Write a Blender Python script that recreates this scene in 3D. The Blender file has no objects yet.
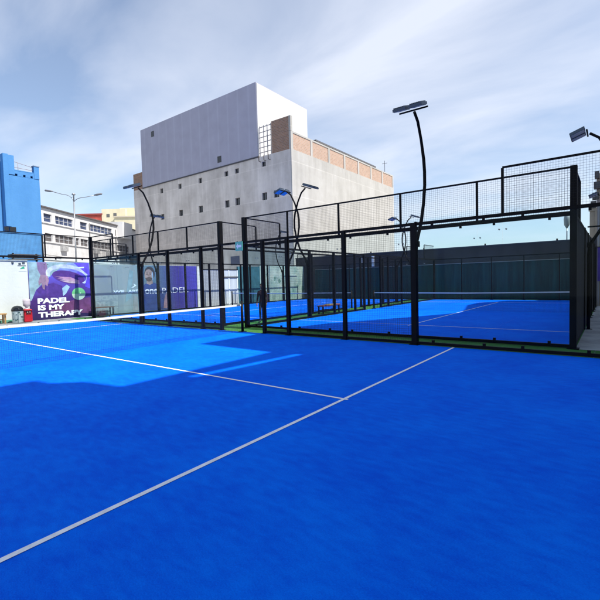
import bpy, bmesh, math, random
from mathutils import Vector, Matrix
random.seed(7)
S = bpy.context.scene
COL = S.collection
R = math.radians

# ---------------------------------------------------------------- camera
cam_d = bpy.data.cameras.new('camera'); cam = bpy.data.objects.new('camera', cam_d); COL.objects.link(cam)
yaw, pitch, roll = -0.647026, -0.046279, -0.025593
fw = Vector((math.sin(yaw)*math.cos(pitch), math.cos(yaw)*math.cos(pitch), math.sin(pitch)))
rt = Vector((math.cos(yaw), -math.sin(yaw), 0)); up = rt.cross(fw)
rt2 = math.cos(roll)*rt + math.sin(roll)*up; up2 = -math.sin(roll)*rt + math.cos(roll)*up
M = Matrix((rt2, up2, -fw)).transposed().to_4x4(); M.translation = Vector((9.9087, -9.8724, 1.6544))
cam.matrix_world = M
cam_d.sensor_width = 36; cam_d.lens = 413.95/600*36; cam_d.clip_start = .05; cam_d.clip_end = 2000
S.camera = cam

# ---------------------------------------------------------------- light
SUN_EL, SUN_AZ = R(52), math.atan2(.13, 1.0)         # azimuth from +X towards +Y
sd = Vector((math.cos(SUN_EL)*math.cos(SUN_AZ), math.cos(SUN_EL)*math.sin(SUN_AZ), math.sin(SUN_EL)))
ld = bpy.data.lights.new('sun', 'SUN'); ld.energy = 4.8; ld.angle = R(.5); ld.color = (1, .955, .88)
sun = bpy.data.objects.new('sun', ld); COL.objects.link(sun)
sun.rotation_euler = sd.to_track_quat('Z', 'Y').to_euler(); sun.location = (60, 8, 80)

W = bpy.data.worlds.new('World'); S.world = W; W.use_nodes = True
nt = W.node_tree; nt.nodes.clear(); N = nt.nodes.new; L = nt.links.new
out = N('ShaderNodeOutputWorld'); bg = N('ShaderNodeBackground'); bg.inputs[1].default_value = .125
sky = N('ShaderNodeTexSky'); sky.sky_type = 'NISHITA'; sky.sun_disc = False
sky.sun_elevation = SUN_EL; sky.sun_rotation = math.pi/2 - SUN_AZ
sky.air_density = 1.0; sky.dust_density = .8; sky.ozone_density = 2.2
tc = N('ShaderNodeTexCoord'); sep = N('ShaderNodeSeparateXYZ'); L(tc.outputs['Generated'], sep.inputs[0])
# project the view direction on a cloud layer
zz = N('ShaderNodeMath'); zz.operation = 'MAXIMUM'; L(sep.outputs[2], zz.inputs[0]); zz.inputs[1].default_value = .0
za = N('ShaderNodeMath'); za.operation = 'ADD'; L(zz.outputs[0], za.inputs[0]); za.inputs[1].default_value = .14
dv = N('ShaderNodeVectorMath'); dv.operation = 'DIVIDE'; L(tc.outputs['Generated'], dv.inputs[0])
cb = N('ShaderNodeCombineXYZ'); [L(za.outputs[0], cb.inputs[i]) for i in range(3)]; L(cb.outputs[0], dv.inputs[1])
mp = N('ShaderNodeMapping'); mp.inputs['Rotation'].default_value = (0, 0, R(28)); mp.inputs['Scale'].default_value = (.60, 1.15, 1)
mp.inputs['Location'].default_value = (.6, .25, 0)
L(dv.outputs[0], mp.inputs[0])
n1 = N('ShaderNodeTexNoise'); n1.inputs['Scale'].default_value = 1.25; n1.inputs['Detail'].default_value = 7; n1.inputs['Roughness'].default_value = .52
n1.inputs['Distortion'].default_value = .35
L(mp.outputs[0], n1.inputs['Vector'])
cr = N('ShaderNodeValToRGB'); cr.color_ramp.elements[0].position = .34; cr.color_ramp.elements[1].position = .70
cr.color_ramp.elements[0].color = (.12, .12, .12, 1); cr.color_ramp.elements[1].color = (.78, .78, .78, 1)
L(n1.outputs['Fac'], cr.inputs[0])
mx = N('ShaderNodeMixRGB'); L(cr.outputs[0], mx.inputs[0]); L(sky.outputs[0], mx.inputs[1]); mx.inputs[2].default_value = (5.3, 5.55, 6.2, 1)
L(mx.outputs[0], bg.inputs[0]); L(bg.outputs[0], out.inputs[0])

vs = S.view_settings; S.display_settings.display_device = 'sRGB'
vs.view_transform = 'Standard'; vs.look = 'None'; vs.gamma = 1; vs.use_curve_mapping = False; vs.exposure = 0.58
S.cycles.transparent_max_bounces = 64; S.cycles.max_bounces = 8; S.cycles.glossy_bounces = 4

# ---------------------------------------------------------------- materials
MATS = {}
def mat(name, col, rough=.6, metal=0, var=.0, scale=6, bump=0, bscale=60, spec=.5, col2=None, detail=5, stretch=(1, 1, 1)):
    if name in MATS: return MATS[name]
    m = bpy.data.materials.new(name); m.use_nodes = True; t = m.node_tree
    b = t.nodes['Principled BSDF']; b.inputs['Roughness'].default_value = rough; b.inputs['Metallic'].default_value = metal
    b.inputs['Specular IOR Level'].default_value = spec
    b.inputs['Base Color'].default_value = (*col, 1)
    c = t.nodes.new('ShaderNodeTexCoord'); mpn = t.nodes.new('ShaderNodeMapping'); mpn.inputs['Scale'].default_value = stretch
    t.links.new(c.outputs['Object'], mpn.inputs[0])
    if var or col2:
        n = t.nodes.new('ShaderNodeTexNoise'); n.inputs['Scale'].default_value = scale; n.inputs['Detail'].default_value = detail
        n.inputs['Roughness'].default_value = .62
        t.links.new(mpn.outputs[0], n.inputs['Vector'])
        r = t.nodes.new('ShaderNodeValToRGB'); e = r.color_ramp.elements
        e[0].position = .32; e[1].position = .68
        if col2: e[0].color = (*col, 1); e[1].color = (*col2, 1)
        else:
            e[0].color = (*[x*(1-var) for x in col], 1); e[1].color = (*[min(1, x*(1+var)) for x in col], 1)
        t.links.new(n.outputs['Fac'], r.inputs[0]); t.links.new(r.outputs[0], b.inputs['Base Color'])
    if bump:
        n2 = t.nodes.new('ShaderNodeTexNoise'); n2.inputs['Scale'].default_value = bscale; n2.inputs['Detail'].default_value = 4
        t.links.new(mpn.outputs[0], n2.inputs['Vector'])
        bp = t.nodes.new('ShaderNodeBump'); bp.inputs['Strength'].default_value = bump; bp.inputs['Distance'].default_value = .02
        t.links.new(n2.outputs['Fac'], bp.inputs['Height']); t.links.new(bp.outputs[0], b.inputs['Normal'])
    MATS[name] = m; return m

def glass_mat(name, tint, tintside=None):
    m = bpy.data.materials.new(name); m.use_nodes = True; t = m.node_tree; t.nodes.clear()
    o = t.nodes.new('ShaderNodeOutputMaterial'); tr = t.nodes.new('ShaderNodeBsdfTransparent'); tr.inputs[0].default_value = (*tint, 1)
    g = t.nodes.new('ShaderNodeBsdfGlossy'); g.inputs['Roughness'].default_value = .015; g.inputs[0].default_value = (.9, 1, .97, 1)
    lw = t.nodes.new('ShaderNodeLayerWeight'); lw.inputs[0].default_value = .5
    p = t.nodes.new('ShaderNodeMath'); p.operation = 'POWER'; p.inputs[1].default_value = 5; t.links.new(lw.outputs['Facing'], p.inputs[0])
    a = t.nodes.new('ShaderNodeMath'); a.operation = 'MULTIPLY_ADD'; a.inputs[1].default_value = .75; a.inputs[2].default_value = .003
    t.links.new(p.outputs[0], a.inputs[0])
    mxs = t.nodes.new('ShaderNodeMixShader'); t.links.new(a.outputs[0], mxs.inputs[0]); t.links.new(tr.outputs[0], mxs.inputs[1]); t.links.new(g.outputs[0], mxs.inputs[2])
    t.links.new(mxs.outputs[0], o.inputs[0]); return m

def turf_mat(name, c1, c2, sand=.0):
    m = bpy.data.materials.new(name); m.use_nodes = True; t = m.node_tree; b = t.nodes['Principled BSDF']
    b.inputs['Roughness'].default_value = .85; b.inputs['Specular IOR Level'].default_value = .05
    if 'Sheen Weight' in b.inputs: b.inputs['Sheen Weight'].default_value = .0
    c = t.nodes.new('ShaderNodeTexCoord')
    def noise(s, d, st=(1, 1, 1), rot=0):
        mm = t.nodes.new('ShaderNodeMapping'); mm.inputs['Scale'].default_value = st; mm.inputs['Rotation'].default_value = (0, 0, rot)
        t.links.new(c.outputs['Object'], mm.inputs[0])
        n = t.nodes.new('ShaderNodeTexNoise'); n.inputs['Scale'].default_value = s; n.inputs['Detail'].default_value = d; n.inputs['Roughness'].default_value = .6
        t.links.new(mm.outputs[0], n.inputs['Vector']); return n
    big = noise(.9, 4); mid = noise(5, 6, (1, 2.4, 1), .5); fine = noise(75, 3, (1, 1.8, 1), .7)
    def mul(a, k):
        q = t.nodes.new('ShaderNodeMath'); q.operation = 'MULTIPLY'; t.links.new(a, q.inputs[0]); q.inputs[1].default_value = k; return q.outputs[0]
    def add(a, b_):
        q = t.nodes.new('ShaderNodeMath'); q.operation = 'ADD'; t.links.new(a, q.inputs[0]); t.links.new(b_, q.inputs[1]); return q.outputs[0]
    f = add(add(mul(big.outputs['Fac'], .30), mul(mid.outputs['Fac'], .34)), mul(fine.outputs['Fac'], .36))
    r = t.nodes.new('ShaderNodeValToRGB'); e = r.color_ramp.elements; e[0].position = .40; e[1].position = .60
    e[0].color = (*c1, 1); e[1].color = (*c2, 1); t.links.new(f, r.inputs[0]); t.links.new(r.outputs[0], b.inputs['Base Color'])
    bp = t.nodes.new('ShaderNodeBump'); bp.inputs['Strength'].default_value = .6; bp.inputs['Distance'].default_value = .012
    f2 = noise(220, 3); t.links.new(add(mul(f2.outputs['Fac'], .7), mul(mid.outputs['Fac'], .6)), bp.inputs['Height'])
    t.links.new(bp.outputs[0], b.inputs['Normal']); return m

def stripes(name, c1, c2, period, axis, duty=.5, rough=.6, bump=.6, metal=0):
    """ribbed sheet: period in metres along the object axis"""
    m = bpy.data.materials.new(name); m.use_nodes = True; t = m.node_tree; b = t.nodes['Principled BSDF']; b.inputs['Roughness'].default_value = rough
    b.inputs['Metallic'].default_value = metal
    c = t.nodes.new('ShaderNodeTexCoord'); s = t.nodes.new('ShaderNodeSeparateXYZ'); t.links.new(c.outputs['Object'], s.inputs[0])
    d = t.nodes.new('ShaderNodeMath'); d.operation = 'DIVIDE'; t.links.new(s.outputs[axis], d.inputs[0]); d.inputs[1].default_value = period
    fr = t.nodes.new('ShaderNodeMath'); fr.operation = 'FRACT'; t.links.new(d.outputs[0], fr.inputs[0])
    r = t.nodes.new('ShaderNodeValToRGB'); e = r.color_ramp.elements
    e[0].position = max(0, duty-.12); e[1].position = min(1, duty+.12); e[0].color = (*c1, 1); e[1].color = (*c2, 1)
    t.links.new(fr.outputs[0], r.inputs[0])
    n = t.nodes.new('ShaderNodeTexNoise'); n.inputs['Scale'].default_value = .7; n.inputs['Detail'].default_value = 6; t.links.new(c.outputs['Object'], n.inputs['Vector'])
    mm = t.nodes.new('ShaderNodeMapRange'); mm.inputs[3].default_value = .82; mm.inputs[4].default_value = 1.12; t.links.new(n.outputs['Fac'], mm.inputs[0])
    mu = t.nodes.new('ShaderNodeMixRGB'); mu.blend_type = 'MULTIPLY'; mu.inputs[0].default_value = 1
    t.links.new(r.outputs[0], mu.inputs[1]); t.links.new(mm.outputs[0], mu.inputs[2]); t.links.new(mu.outputs[0], b.inputs['Base Color'])
    bp = t.nodes.new('ShaderNodeBump'); bp.inputs['Strength'].default_value = bump; bp.inputs['Distance'].default_value = .03
    t.links.new(r.outputs[0], bp.inputs['Height']); t.links.new(bp.outputs[0], b.inputs['Normal']); return m

def brick_mat(name, c1, c2, mortar):
    m = bpy.data.materials.new(name); m.use_nodes = True; t = m.node_tree; b = t.nodes['Principled BSDF']; b.inputs['Roughness'].default_value = .9
    c = t.nodes.new('ShaderNodeTexCoord'); s = t.nodes.new('ShaderNodeSeparateXYZ'); t.links.new(c.outputs['Object'], s.inputs[0])
    a = t.nodes.new('ShaderNodeMath'); t.links.new(s.outputs[0], a.inputs[0]); t.links.new(s.outputs[1], a.inputs[1])
    cbn = t.nodes.new('ShaderNodeCombineXYZ'); t.links.new(a.outputs[0], cbn.inputs[0]); t.links.new(s.outputs[2], cbn.inputs[1])
    k = t.nodes.new('ShaderNodeTexBrick'); k.inputs['Scale'].default_value = 1; k.inputs['Brick Width'].default_value = .3; k.inputs['Row Height'].default_value = .16
    k.inputs['Mortar Size'].default_value = .012; k.inputs['Color1'].default_value = (*c1, 1); k.inputs['Color2'].default_value = (*c2, 1); k.inputs['Mortar'].default_value = (*mortar, 1)
    t.links.new(cbn.outputs[0], k.inputs['Vector']); t.links.new(k.outputs[0], b.inputs['Base Color']); return m

def plaster_mat(name, c1, c2, c3, band=None):
    """rendered wall: large patches, vertical streaks, faint pour joints"""
    m = bpy.data.materials.new(name); m.use_nodes = True; t = m.node_tree; b = t.nodes['Principled BSDF']; b.inputs['Roughness'].default_value = .92
    b.inputs['Specular IOR Level'].default_value = .2
    c = t.nodes.new('ShaderNodeTexCoord')
    def noise(s, d, st):
        mm = t.nodes.new('ShaderNodeMapping'); mm.inputs['Scale'].default_value = st; t.links.new(c.outputs['Object'], mm.inputs[0])
        n = t.nodes.new('ShaderNodeTexNoise'); n.inputs['Scale'].default_value = s; n.inputs['Detail'].default_value = d; n.inputs['Roughness'].default_value = .65
        t.links.new(mm.outputs[0], n.inputs['Vector']); return n.outputs['Fac']
    r = t.nodes.new('ShaderNodeValToRGB'); e = r.color_ramp.elements
    e[0].position = .36; e[0].color = (*c1, 1); e[1].position = .64; e[1].color = (*c3, 1); q = e.new(.5); q.color = (*c2, 1)
    a = t.nodes.new('ShaderNodeMath'); a.operation = 'MULTIPLY'; a.inputs[1].default_value = .5
    s_ = t.nodes.new('ShaderNodeMath'); s_.operation = 'MULTIPLY_ADD'; s_.inputs[1].default_value = .5
    t.links.new(noise(.28, 7, (1, 1, 1.2)), a.inputs[0]); t.links.new(noise(.9, 5, (1, 1, .16)), s_.inputs[0]); t.links.new(a.outputs[0], s_.inputs[2])
    t.links.new(s_.outputs[0], r.inputs[0]); last = r.outputs[0]
    if band:
        k = t.nodes.new('ShaderNodeTexBrick'); k.inputs['Scale'].default_value = 1; k.inputs['Brick Width'].default_value = band[0]; k.inputs['Row Height'].default_value = band[1]
        k.inputs['Mortar Size'].default_value = .06; k.inputs['Mortar Smooth'].default_value = .6
        k.inputs['Color1'].default_value = (1, 1, 1, 1); k.inputs['Color2'].default_value = (.9, .9, .9, 1); k.inputs['Mortar'].default_value = (1.12, 1.12, 1.12, 1)
        sp = t.nodes.new('ShaderNodeSeparateXYZ'); t.links.new(c.outputs['Object'], sp.inputs[0])
        ad = t.nodes.new('ShaderNodeMath'); t.links.new(sp.outputs[0], ad.inputs[0]); t.links.new(sp.outputs[1], ad.inputs[1])
        cc = t.nodes.new('ShaderNodeCombineXYZ'); t.links.new(ad.outputs[0], cc.inputs[0]); t.links.new(sp.outputs[2], cc.inputs[1]); t.links.new(cc.outputs[0], k.inputs['Vector'])
        mu = t.nodes.new('ShaderNodeMixRGB'); mu.blend_type = 'MULTIPLY'; mu.inputs[0].default_value = .8; t.links.new(last, mu.inputs[1]); t.links.new(k.outputs[0], mu.inputs[2]); last = mu.outputs[0]
    t.links.new(last, b.inputs['Base Color'])
    bp = t.nodes.new('ShaderNodeBump'); bp.inputs['Strength'].default_value = .35; bp.inputs['Distance'].default_value = .03
    t.links.new(noise(5, 6, (1, 1, 1)), bp.inputs['Height']); t.links.new(bp.outputs[0], b.inputs['Normal']); return m

def ramp_mat(name, axis, lo, hi, stops, rough=.45, noise=.12, nscale=2.0):
    """printed vinyl: colours vary along an object axis as in the printed picture, with reflection painted in on the banner"""
    m = bpy.data.materials.new(name); m.use_nodes = True; t = m.node_tree; b = t.nodes['Principled BSDF']; b.inputs['Roughness'].default_value = rough
    c = t.nodes.new('ShaderNodeTexCoord'); s = t.nodes.new('ShaderNodeSeparateXYZ'); t.links.new(c.outputs['Object'], s.inputs[0])
    mr = t.nodes.new('ShaderNodeMapRange'); mr.inputs[1].default_value = lo; mr.inputs[2].default_value = hi; t.links.new(s.outputs[axis], mr.inputs[0])
    n = t.nodes.new('ShaderNodeTexNoise'); n.inputs['Scale'].default_value = nscale; n.inputs['Detail'].default_value = 4; t.links.new(c.outputs['Object'], n.inputs['Vector'])
    ma = t.nodes.new('ShaderNodeMath'); ma.operation = 'MULTIPLY_ADD'; ma.inputs[1].default_value = noise*2; t.links.new(n.outputs['Fac'], ma.inputs[0])
    mb = t.nodes.new('ShaderNodeMath'); mb.operation = 'SUBTRACT'; mb.inputs[1].default_value = noise; t.links.new(mr.outputs[0], mb.inputs[0]); t.links.new(mb.outputs[0], ma.inputs[2])
    r = t.nodes.new('ShaderNodeValToRGB'); e = r.color_ramp.elements
    e[0].position = stops[0][0]; e[0].color = (*stops[0][1], 1); e[1].position = stops[-1][0]; e[1].color = (*stops[-1][1], 1)
    for p, col in stops[1:-1]: q = e.new(p); q.color = (*col, 1)
    t.links.new(ma.outputs[0], r.inputs[0]); t.links.new(r.outputs[0], b.inputs['Base Color']); return m

BLK = mat('black_powder_coat', (.0045, .0045, .0055), .55, var=.3, scale=3, spec=.12)
BLK2 = mat('black_wire', (.010, .010, .012), .5, spec=.2)
WHT = mat('white_paint', (.74, .75, .74), .6, var=.05, scale=3)
LINE = mat('court_line_white', (.80, .82, .85), .85, var=.12, scale=14)
GLASS = glass_mat('court_glass', (.91, .955, .97))
GLASSEDGE = mat('steel_bolt', (.25, .26, .27), .3, .9)
TURF = turf_mat('blue_turf', (.0, .095, .78), (.0, .185, .97))
GREEN = turf_mat('green_turf', (.035, .13, .03), (.08, .22, .06))
CONC = mat('concrete_paving', (.30, .30, .30), .9, var=.25, scale=.8, bump=.3, bscale=30)
NETM = mat('net_twine', (.02, .03, .06), .9, spec=.1)
TAPE = mat('net_tape', (.66, .65, .60), .8, var=.06, scale=5)
RUB = mat('dark_rubber', (.02, .02, .022), .7)

# ---------------------------------------------------------------- mesh helpers
class MB:
    def __init__(s): s.v = []; s.f = []; s.sm = []
    def quad(s, pts, smooth=False):
        i = len(s.v); s.v += [tuple(p) for p in pts]; s.f.append(tuple(range(i, i+len(pts)))); s.sm.append(smooth)
    def box(s, a, b):
        x0, x1 = sorted((a[0], b[0])); y0, y1 = sorted((a[1], b[1])); z0, z1 = sorted((a[2], b[2]))
        i = len(s.v)
        s.v += [(x0, y0, z0), (x1, y0, z0), (x1, y1, z0), (x0, y1, z0), (x0, y0, z1), (x1, y0, z1), (x1, y1, z1), (x0, y1, z1)]
        s.f += [tuple(i+k for k in q) for q in ((0, 3, 2, 1), (4, 5, 6, 7), (0, 1, 5, 4), (1, 2, 6, 5), (2, 3, 7, 6), (3, 0, 4, 7))]; s.sm += [False]*6; return s
    def obox(s, o, ax, ay, az):
        """box from corner o along three vectors"""
        o, ax, ay, az = map(Vector, (o, ax, ay, az)); i = len(s.v)
        s.v += [tuple(o+p) for p in (Vector(), ax, ax+ay, ay, az, az+ax, az+ax+ay, az+ay)]
        s.f += [tuple(i+k for k in q) for q in ((0, 3, 2, 1), (4, 5, 6, 7), (0, 1, 5, 4), (1, 2, 6, 5), (2, 3, 7, 6), (3, 0, 4, 7))]; s.sm += [False]*6; return s
    def tube(s, pts, r, n=8, cap=True):
        pts = [Vector(p) for p in pts]; rs = r if isinstance(r, (list, tuple)) else [r]*len(pts); i0 = len(s.v)
        pu = None
        for k, p in enumerate(pts):
            d = (pts[min(k+1, len(pts)-1)]-pts[max(k-1, 0)]).normalized()
            if pu is None:
                pu = d.orthogonal().normalized()
            pu = (pu - d*pu.dot(d)).normalized(); w = d.cross(pu)
            for j in range(n):
                a = 2*math.pi*j/n; s.v.append(tuple(p+(pu*math.cos(a)+w*math.sin(a))*rs[k]))
        for k in range(len(pts)-1):
            for j in range(n):
                a = i0+k*n+j; b = i0+k*n+(j+1) % n; s.f.append((a, b, b+n, a+n)); s.sm.append(True)
        if cap:
            s.f.append(tuple(i0+j for j in reversed(range(n)))); s.sm.append(False)
            e = i0+(len(pts)-1)*n; s.f.append(tuple(e+j for j in range(n))); s.sm.append(False)
        return s
    def lathe(s, c, prof, n=16):
        i0 = len(s.v)
        for r, z in prof:
            for j in range(n):
                a = 2*math.pi*j/n; s.v.append((c[0]+r*math.cos(a), c[1]+r*math.sin(a), c[2]+z))
        for k in range(len(prof)-1):
            for j in range(n):
                a = i0+k*n+j; b = i0+k*n+(j+1) % n; s.f.append((a, b, b+n, a+n)); s.sm.append(True)
        s.f.append(tuple(i0+j for j in reversed(range(n)))); s.sm.append(False)
        e = i0+(len(prof)-1)*n; s.f.append(tuple(e+j for j in range(n))); s.sm.append(False); return s
    def prism(s, pts, d):
        """polygon (list of 3-D points) extruded by vector d"""
        d = Vector(d); n = len(pts); i = len(s.v); s.v += [tuple(p) for p in pts]+[tuple(Vector(p)+d) for p in pts]
        s.f.append(tuple(i+k for k in reversed(range(n)))); s.f.append(tuple(i+n+k for k in range(n))); s.sm += [False, False]
        for k in range(n): s.f.append((i+k, i+(k+1) % n, i+n+(k+1) % n, i+n+k)); s.sm.append(False)
        return s
    def build(s, name, m, parent=None, bevel=0):
        off = Vector((0, 0, 0)); q = parent
        while q is not None: off += q.location; q = q.parent
        me = bpy.data.meshes.new(name); me.from_pydata([tuple(Vector(p)-off) for p in s.v], [], s.f); me.polygons.foreach_set('use_smooth', s.sm)
        me.materials.append(m); bm = bmesh.new(); bm.from_mesh(me); bmesh.ops.recalc_face_normals(bm, faces=bm.faces); bm.to_mesh(me); bm.free(); me.update()
        o = bpy.data.objects.new(name, me); COL.objects.link(o)
        if parent: o.parent = parent
        if bevel:
            bv = o.modifiers.new('bevel', 'BEVEL'); bv.width = bevel; bv.segments = 2; bv.limit_method = 'ANGLE'
        return o

def tag(o, label=None, cat=None, group=None, kind=None):
    for k, v in (('label', label), ('category', cat), ('group', group), ('kind', kind)):
        if v: o[k] = v
    return o
def thing(name, label, cat, loc, group=None):
    o = bpy.data.objects.new(name, None); COL.objects.link(o); o.location = loc; o.empty_display_size = .3
    return tag(o, label, cat, group)
def copy_tree(o, parent=None):
    c = o.copy(); COL.objects.link(c)
    if parent: c.parent = parent
    for ch in list(o.children): copy_tree(ch, c)
    return c
def box(name, a, b, m, parent=None, bevel=0): return MB().box(a, b).build(name, m, parent, bevel)
def base_at(o, loc):
    """move a single-mesh thing's origin to its base"""
    loc = Vector(loc); o.data.transform(Matrix.Translation(-loc)); o.location = loc; return o

# ---------------------------------------------------------------- ground
def sheet(name, x0, y0, x1, y1, z, m):
    b = MB(); b.quad([(x0, y0, z), (x1, y0, z), (x1, y1, z), (x0, y1, z)]); return tag(b.build(name, m), kind='structure')
sheet('ground', -700, -700, 700, 700, -.02, CONC)
sheet('green_turf', -12.6, .0, 9.62, 22.0, -.006, GREEN)
sheet('green_turf', -10.6, -10.7, 10.7, -.0005, -.006, GREEN)
sheet('court_surface', -9.95, -9.95, 9.97, -.03, 0, TURF)
XB0, XB1, XC0, XC1, YF, YN, YE = -.777, 9.223, -12.081, -2.081, 1.033, 11.033, 21.033
sheet('court_surface', XB0+.08, YF+.08, XB1-.06, YE, 0, TURF)
sheet('court_surface', XC0+.06, YF+.08, XC1-.08, YE, 0, TURF)
sheet('green_turf', 9.63, .001, 13.5, .96, -.006, GREEN)
sheet('pavement', 9.27, .965, 13.9, 30, .0, mat('grey_pavement', (.34, .35, .36), .9, var=.3, scale=1.5))
def lines(segs):
    b = MB()
    for x0, y0, x1, y1 in segs: b.quad([(x0, y0, .004), (x1, y0, .004), (x1, y1, .004), (x0, y1, .004)])
    return tag(b.build('court_lines', LINE), kind='structure')
h = .025
lines([(6.95-h, -9.95, 6.95+h, -.03), (-6.95-h, -9.95, -6.95+h, -.03),
       (6.95+h, -5-h, 7.01, -5+h), (-6.95+h, -5-h, 6.95-h, -5+h), (-7.15, -5-h, -6.95-h, -5+h)])
for xa, xb in ((XB0, XB1), (XC0, XC1)):
    xm = (xa+xb)/2
    lines([(xa+.08, YN-6.95-h, xb-.08, YN-6.95+h), (xa+.08, YN+6.95-h, xb-.08, YN+6.95+h),
           (xm-h, YN-7.15, xm+h, YN-6.95-h), (xm-h, YN-6.95+h, xm+h, YN+6.95-h), (xm-h, YN+6.95+h, xm+h, YN+7.15)])

# ---------------------------------------------------------------- court fences
def fence(label, cat, origin, d, n, posts, rails, meshes, glasses, seams=(), clamps=True, uprights=(), group='fences of the padel courts'):
    """origin, unit dir d, outward normal n. posts (s,h,w[,depth]); rails (s0,s1,z,thick); meshes (s0,s1,z0,z1); glasses (s0,s1,z0,z1)"""
    o = Vector(origin); d = Vector(d); n = Vector(n); Z = Vector((0, 0, 1))
    t = thing('court_fence', label, cat, o, group)
    for p in posts:
        s, h_, w = p[:3]; dep = p[3] if len(p) > 3 else w
        b = MB(); b.obox(o+d*(s-w/2)-n*(dep/2), d*w, n*dep, Z*h_)
        b.obox(o+d*(s-w/2-.05)-n*(dep/2+.05), d*(w+.1), n*(dep+.1), Z*.012)
        b.build('post', BLK, t)
    for s in uprights: MB().obox(o+d*(s-.025)-n*.025+Z*3.0, d*.05, n*.05, Z*.965).build('upright', BLK, t)
    for s0, s1, z, th in rails:
        MB().obox(o+d*s0-n*.028+Z*(z-th/2), d*(s1-s0), n*.056, Z*th).build('rail', BLK, t)
    for s0, s1, z0, z1 in meshes:
        b = MB(); w = .0031; c = .05; k = int(round((s1-s0)/c)); cs = (s1-s0)/k
        for i in range(1, k): b.obox(o+d*(s0+i*cs-w/2)+Z*z0, d*w, n*w, Z*(z1-z0))
        k = int(round((z1-z0)/c)); cs = (z1-z0)/k
        for i in range(1, k): b.obox(o+d*s0-n*(w+.0004)+Z*(z0+i*cs-w/2), d*(s1-s0), n*w, Z*w)
        b.build('wire_mesh', BLK2, t)
    for s0, s1, z0, z1 in glasses:
        g = MB().obox(o+d*(s0+.004)-n*.006+Z*z0, d*(s1-s0-.008), n*.012, Z*(z1-z0)).build('glass_panel', GLASS, t)
        if clamps:
            for f in (.2, .8):
                b = MB(); q = o+d*(s0+(s1-s0)*f-.05)
                b.obox(q+d*.02-n*.024+Z*(z0-.0), d*.06, n*.048, Z*.055); b.build('clamp', BLK, g)
                b = MB(); b.obox(q+d*.025-n*.024+Z*(z1-.05), d*.05, n*.048, Z*.055); b.build('clamp', BLK, g)
    for s, z in seams:
        for ds in (-.07, .07):
            q = o+d*(s+ds)+Z*z
            MB().tube([q-n*.02, q+n*.02], .017, 10).build('bolt', GLASSEDGE, t)
    return t

X, Y_ = (1, 0, 0), (0, 1, 0)
# court A (the one in front): side fence along X at y = 0
P = .1
fence('near black fence along the blue court in front, with the net ending at its gap', 'fence', (-10, 0, 0), X, Y_,
      [(0, 4.0, .12), (4, 3.0, P), (6, 3.0, P), (8, 3.0, P), (9, 3.0, P), (11, 3.0, P), (12, 3.0, P), (14, 3.0, P), (16, 3.0, .13), (20, 4.0, .12)],
      [(0, 20, 2.97, .07), (0, 8.95, .05, .07), (11.05, 20, .05, .07), (.06, 1.98, 3.98, .035), (18.0, 19.94, 3.98, .035)],
      [(4.05, 5.95, .085, 2.935), (6.05, 7.95, .085, 2.935), (8.05, 8.95, .085, 2.935), (11.05, 11.95, .085, 2.935), (12.05, 13.95, .085, 2.935), (14.05, 15.94, .085, 2.935),
       (.06, 1.97, 3.005, 3.96), (18.03, 19.94, 3.005, 3.96)],
      [(.06, 2, .085, 2.93), (2, 3.94, .085, 2.93), (16.07, 18, .085, 2.93), (18, 19.94, .085, 2.93)],
      [(2, 2.66), (18, 2.66)], uprights=(2, 18))
fence('black glass end fence of the front court, before the poster wall', 'fence', (-10, -10, 0), Y_, (-1, 0, 0),
      [(0, 4.0, .12)],
      [(0, 9.94, 2.97, .07), (0, 9.94, .05, .07), (0, 9.94, 3.98, .035)],
      [(2*i+.06, 2*i+1.94, 3.005, 3.96) for i in range(5)],
      [(2*i+.03, 2*i+1.97, .085, 2.93) for i in range(5)], [(2*i, 2.66) for i in range(1, 5)], uprights=(2, 4, 6, 8))
def cross_court(xa, xb, w_front, w_left, w_right, w_back):
    fence(w_front, 'fence', (xa, YF, 0), X, (0, -1, 0),
          [(0, 4, .13, .16)] + [(10, 4, .13, .16)],
          [(0, 10, 2.98, .1), (.065, 9.935, .05, .07), (0, 10, 3.98, .035)] + [],
          [(2*i+(.07 if i == 0 else .025), 2*i+2-(.07 if i == 4 else .025), 3.03, 3.96) for i in range(5)],
          [(2*i+(.07 if i == 0 else 0), 2*i+2-(.07 if i == 4 else 0), .085, 2.93) for i in range(5)],
          [(2*i, 2.6) for i in range(1, 5)], uprights=(2, 4, 6, 8))
    for x, nx, lab in ((xa, (-1, 0, 0), w_left), (xb, (1, 0, 0), w_right)):
        fence(lab, 'fence', (x, YF, 0), Y_, nx,
              [(4, 3, P), (6, 3, P), (8, 3, P), (9, 3, P), (11, 3, P), (12, 3, P), (14, 3, P), (16, 3, P)],
              [(.08, 19.92, 2.97, .07), (.08, 8.95, .05, .07), (11.05, 19.92, .05, .07), (.08, 1.97, 3.98, .035), (18.03, 19.92, 3.98, .035)],
              [(4.05, 5.95, .085, 2.935), (6.05, 7.95, .085, 2.935), (8.05, 8.95, .085, 2.935), (11.05, 11.95, .085, 2.935), (12.05, 13.95, .085, 2.935), (14.05, 15.95, .085, 2.935),
               (.09, 1.97, 3.005, 3.96), (18.03, 19.92, 3.005, 3.96)],
              [(.09, 2, .085, 2.93), (2, 3.95, .085, 2.93), (16.05, 18, .085, 2.93), (18, 19.91, .085, 2.93)], [(2, 2.66), (18, 2.66)], clamps=False, uprights=(2, 18))
    fence(w_back, 'fence', (xa, YE, 0), X, Y_,
          [(0, 3, .12)] + [(2*i, 3, .06) for i in range(1, 5)] + [(10, 3, .12)],
          [(0, 10, 2.97, .07), (.06, 9.94, .05, .07)],
          [], [(2*i+.04, 2*i+1.96, .085, 2.93) for i in range(5)], clamps=False)
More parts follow.
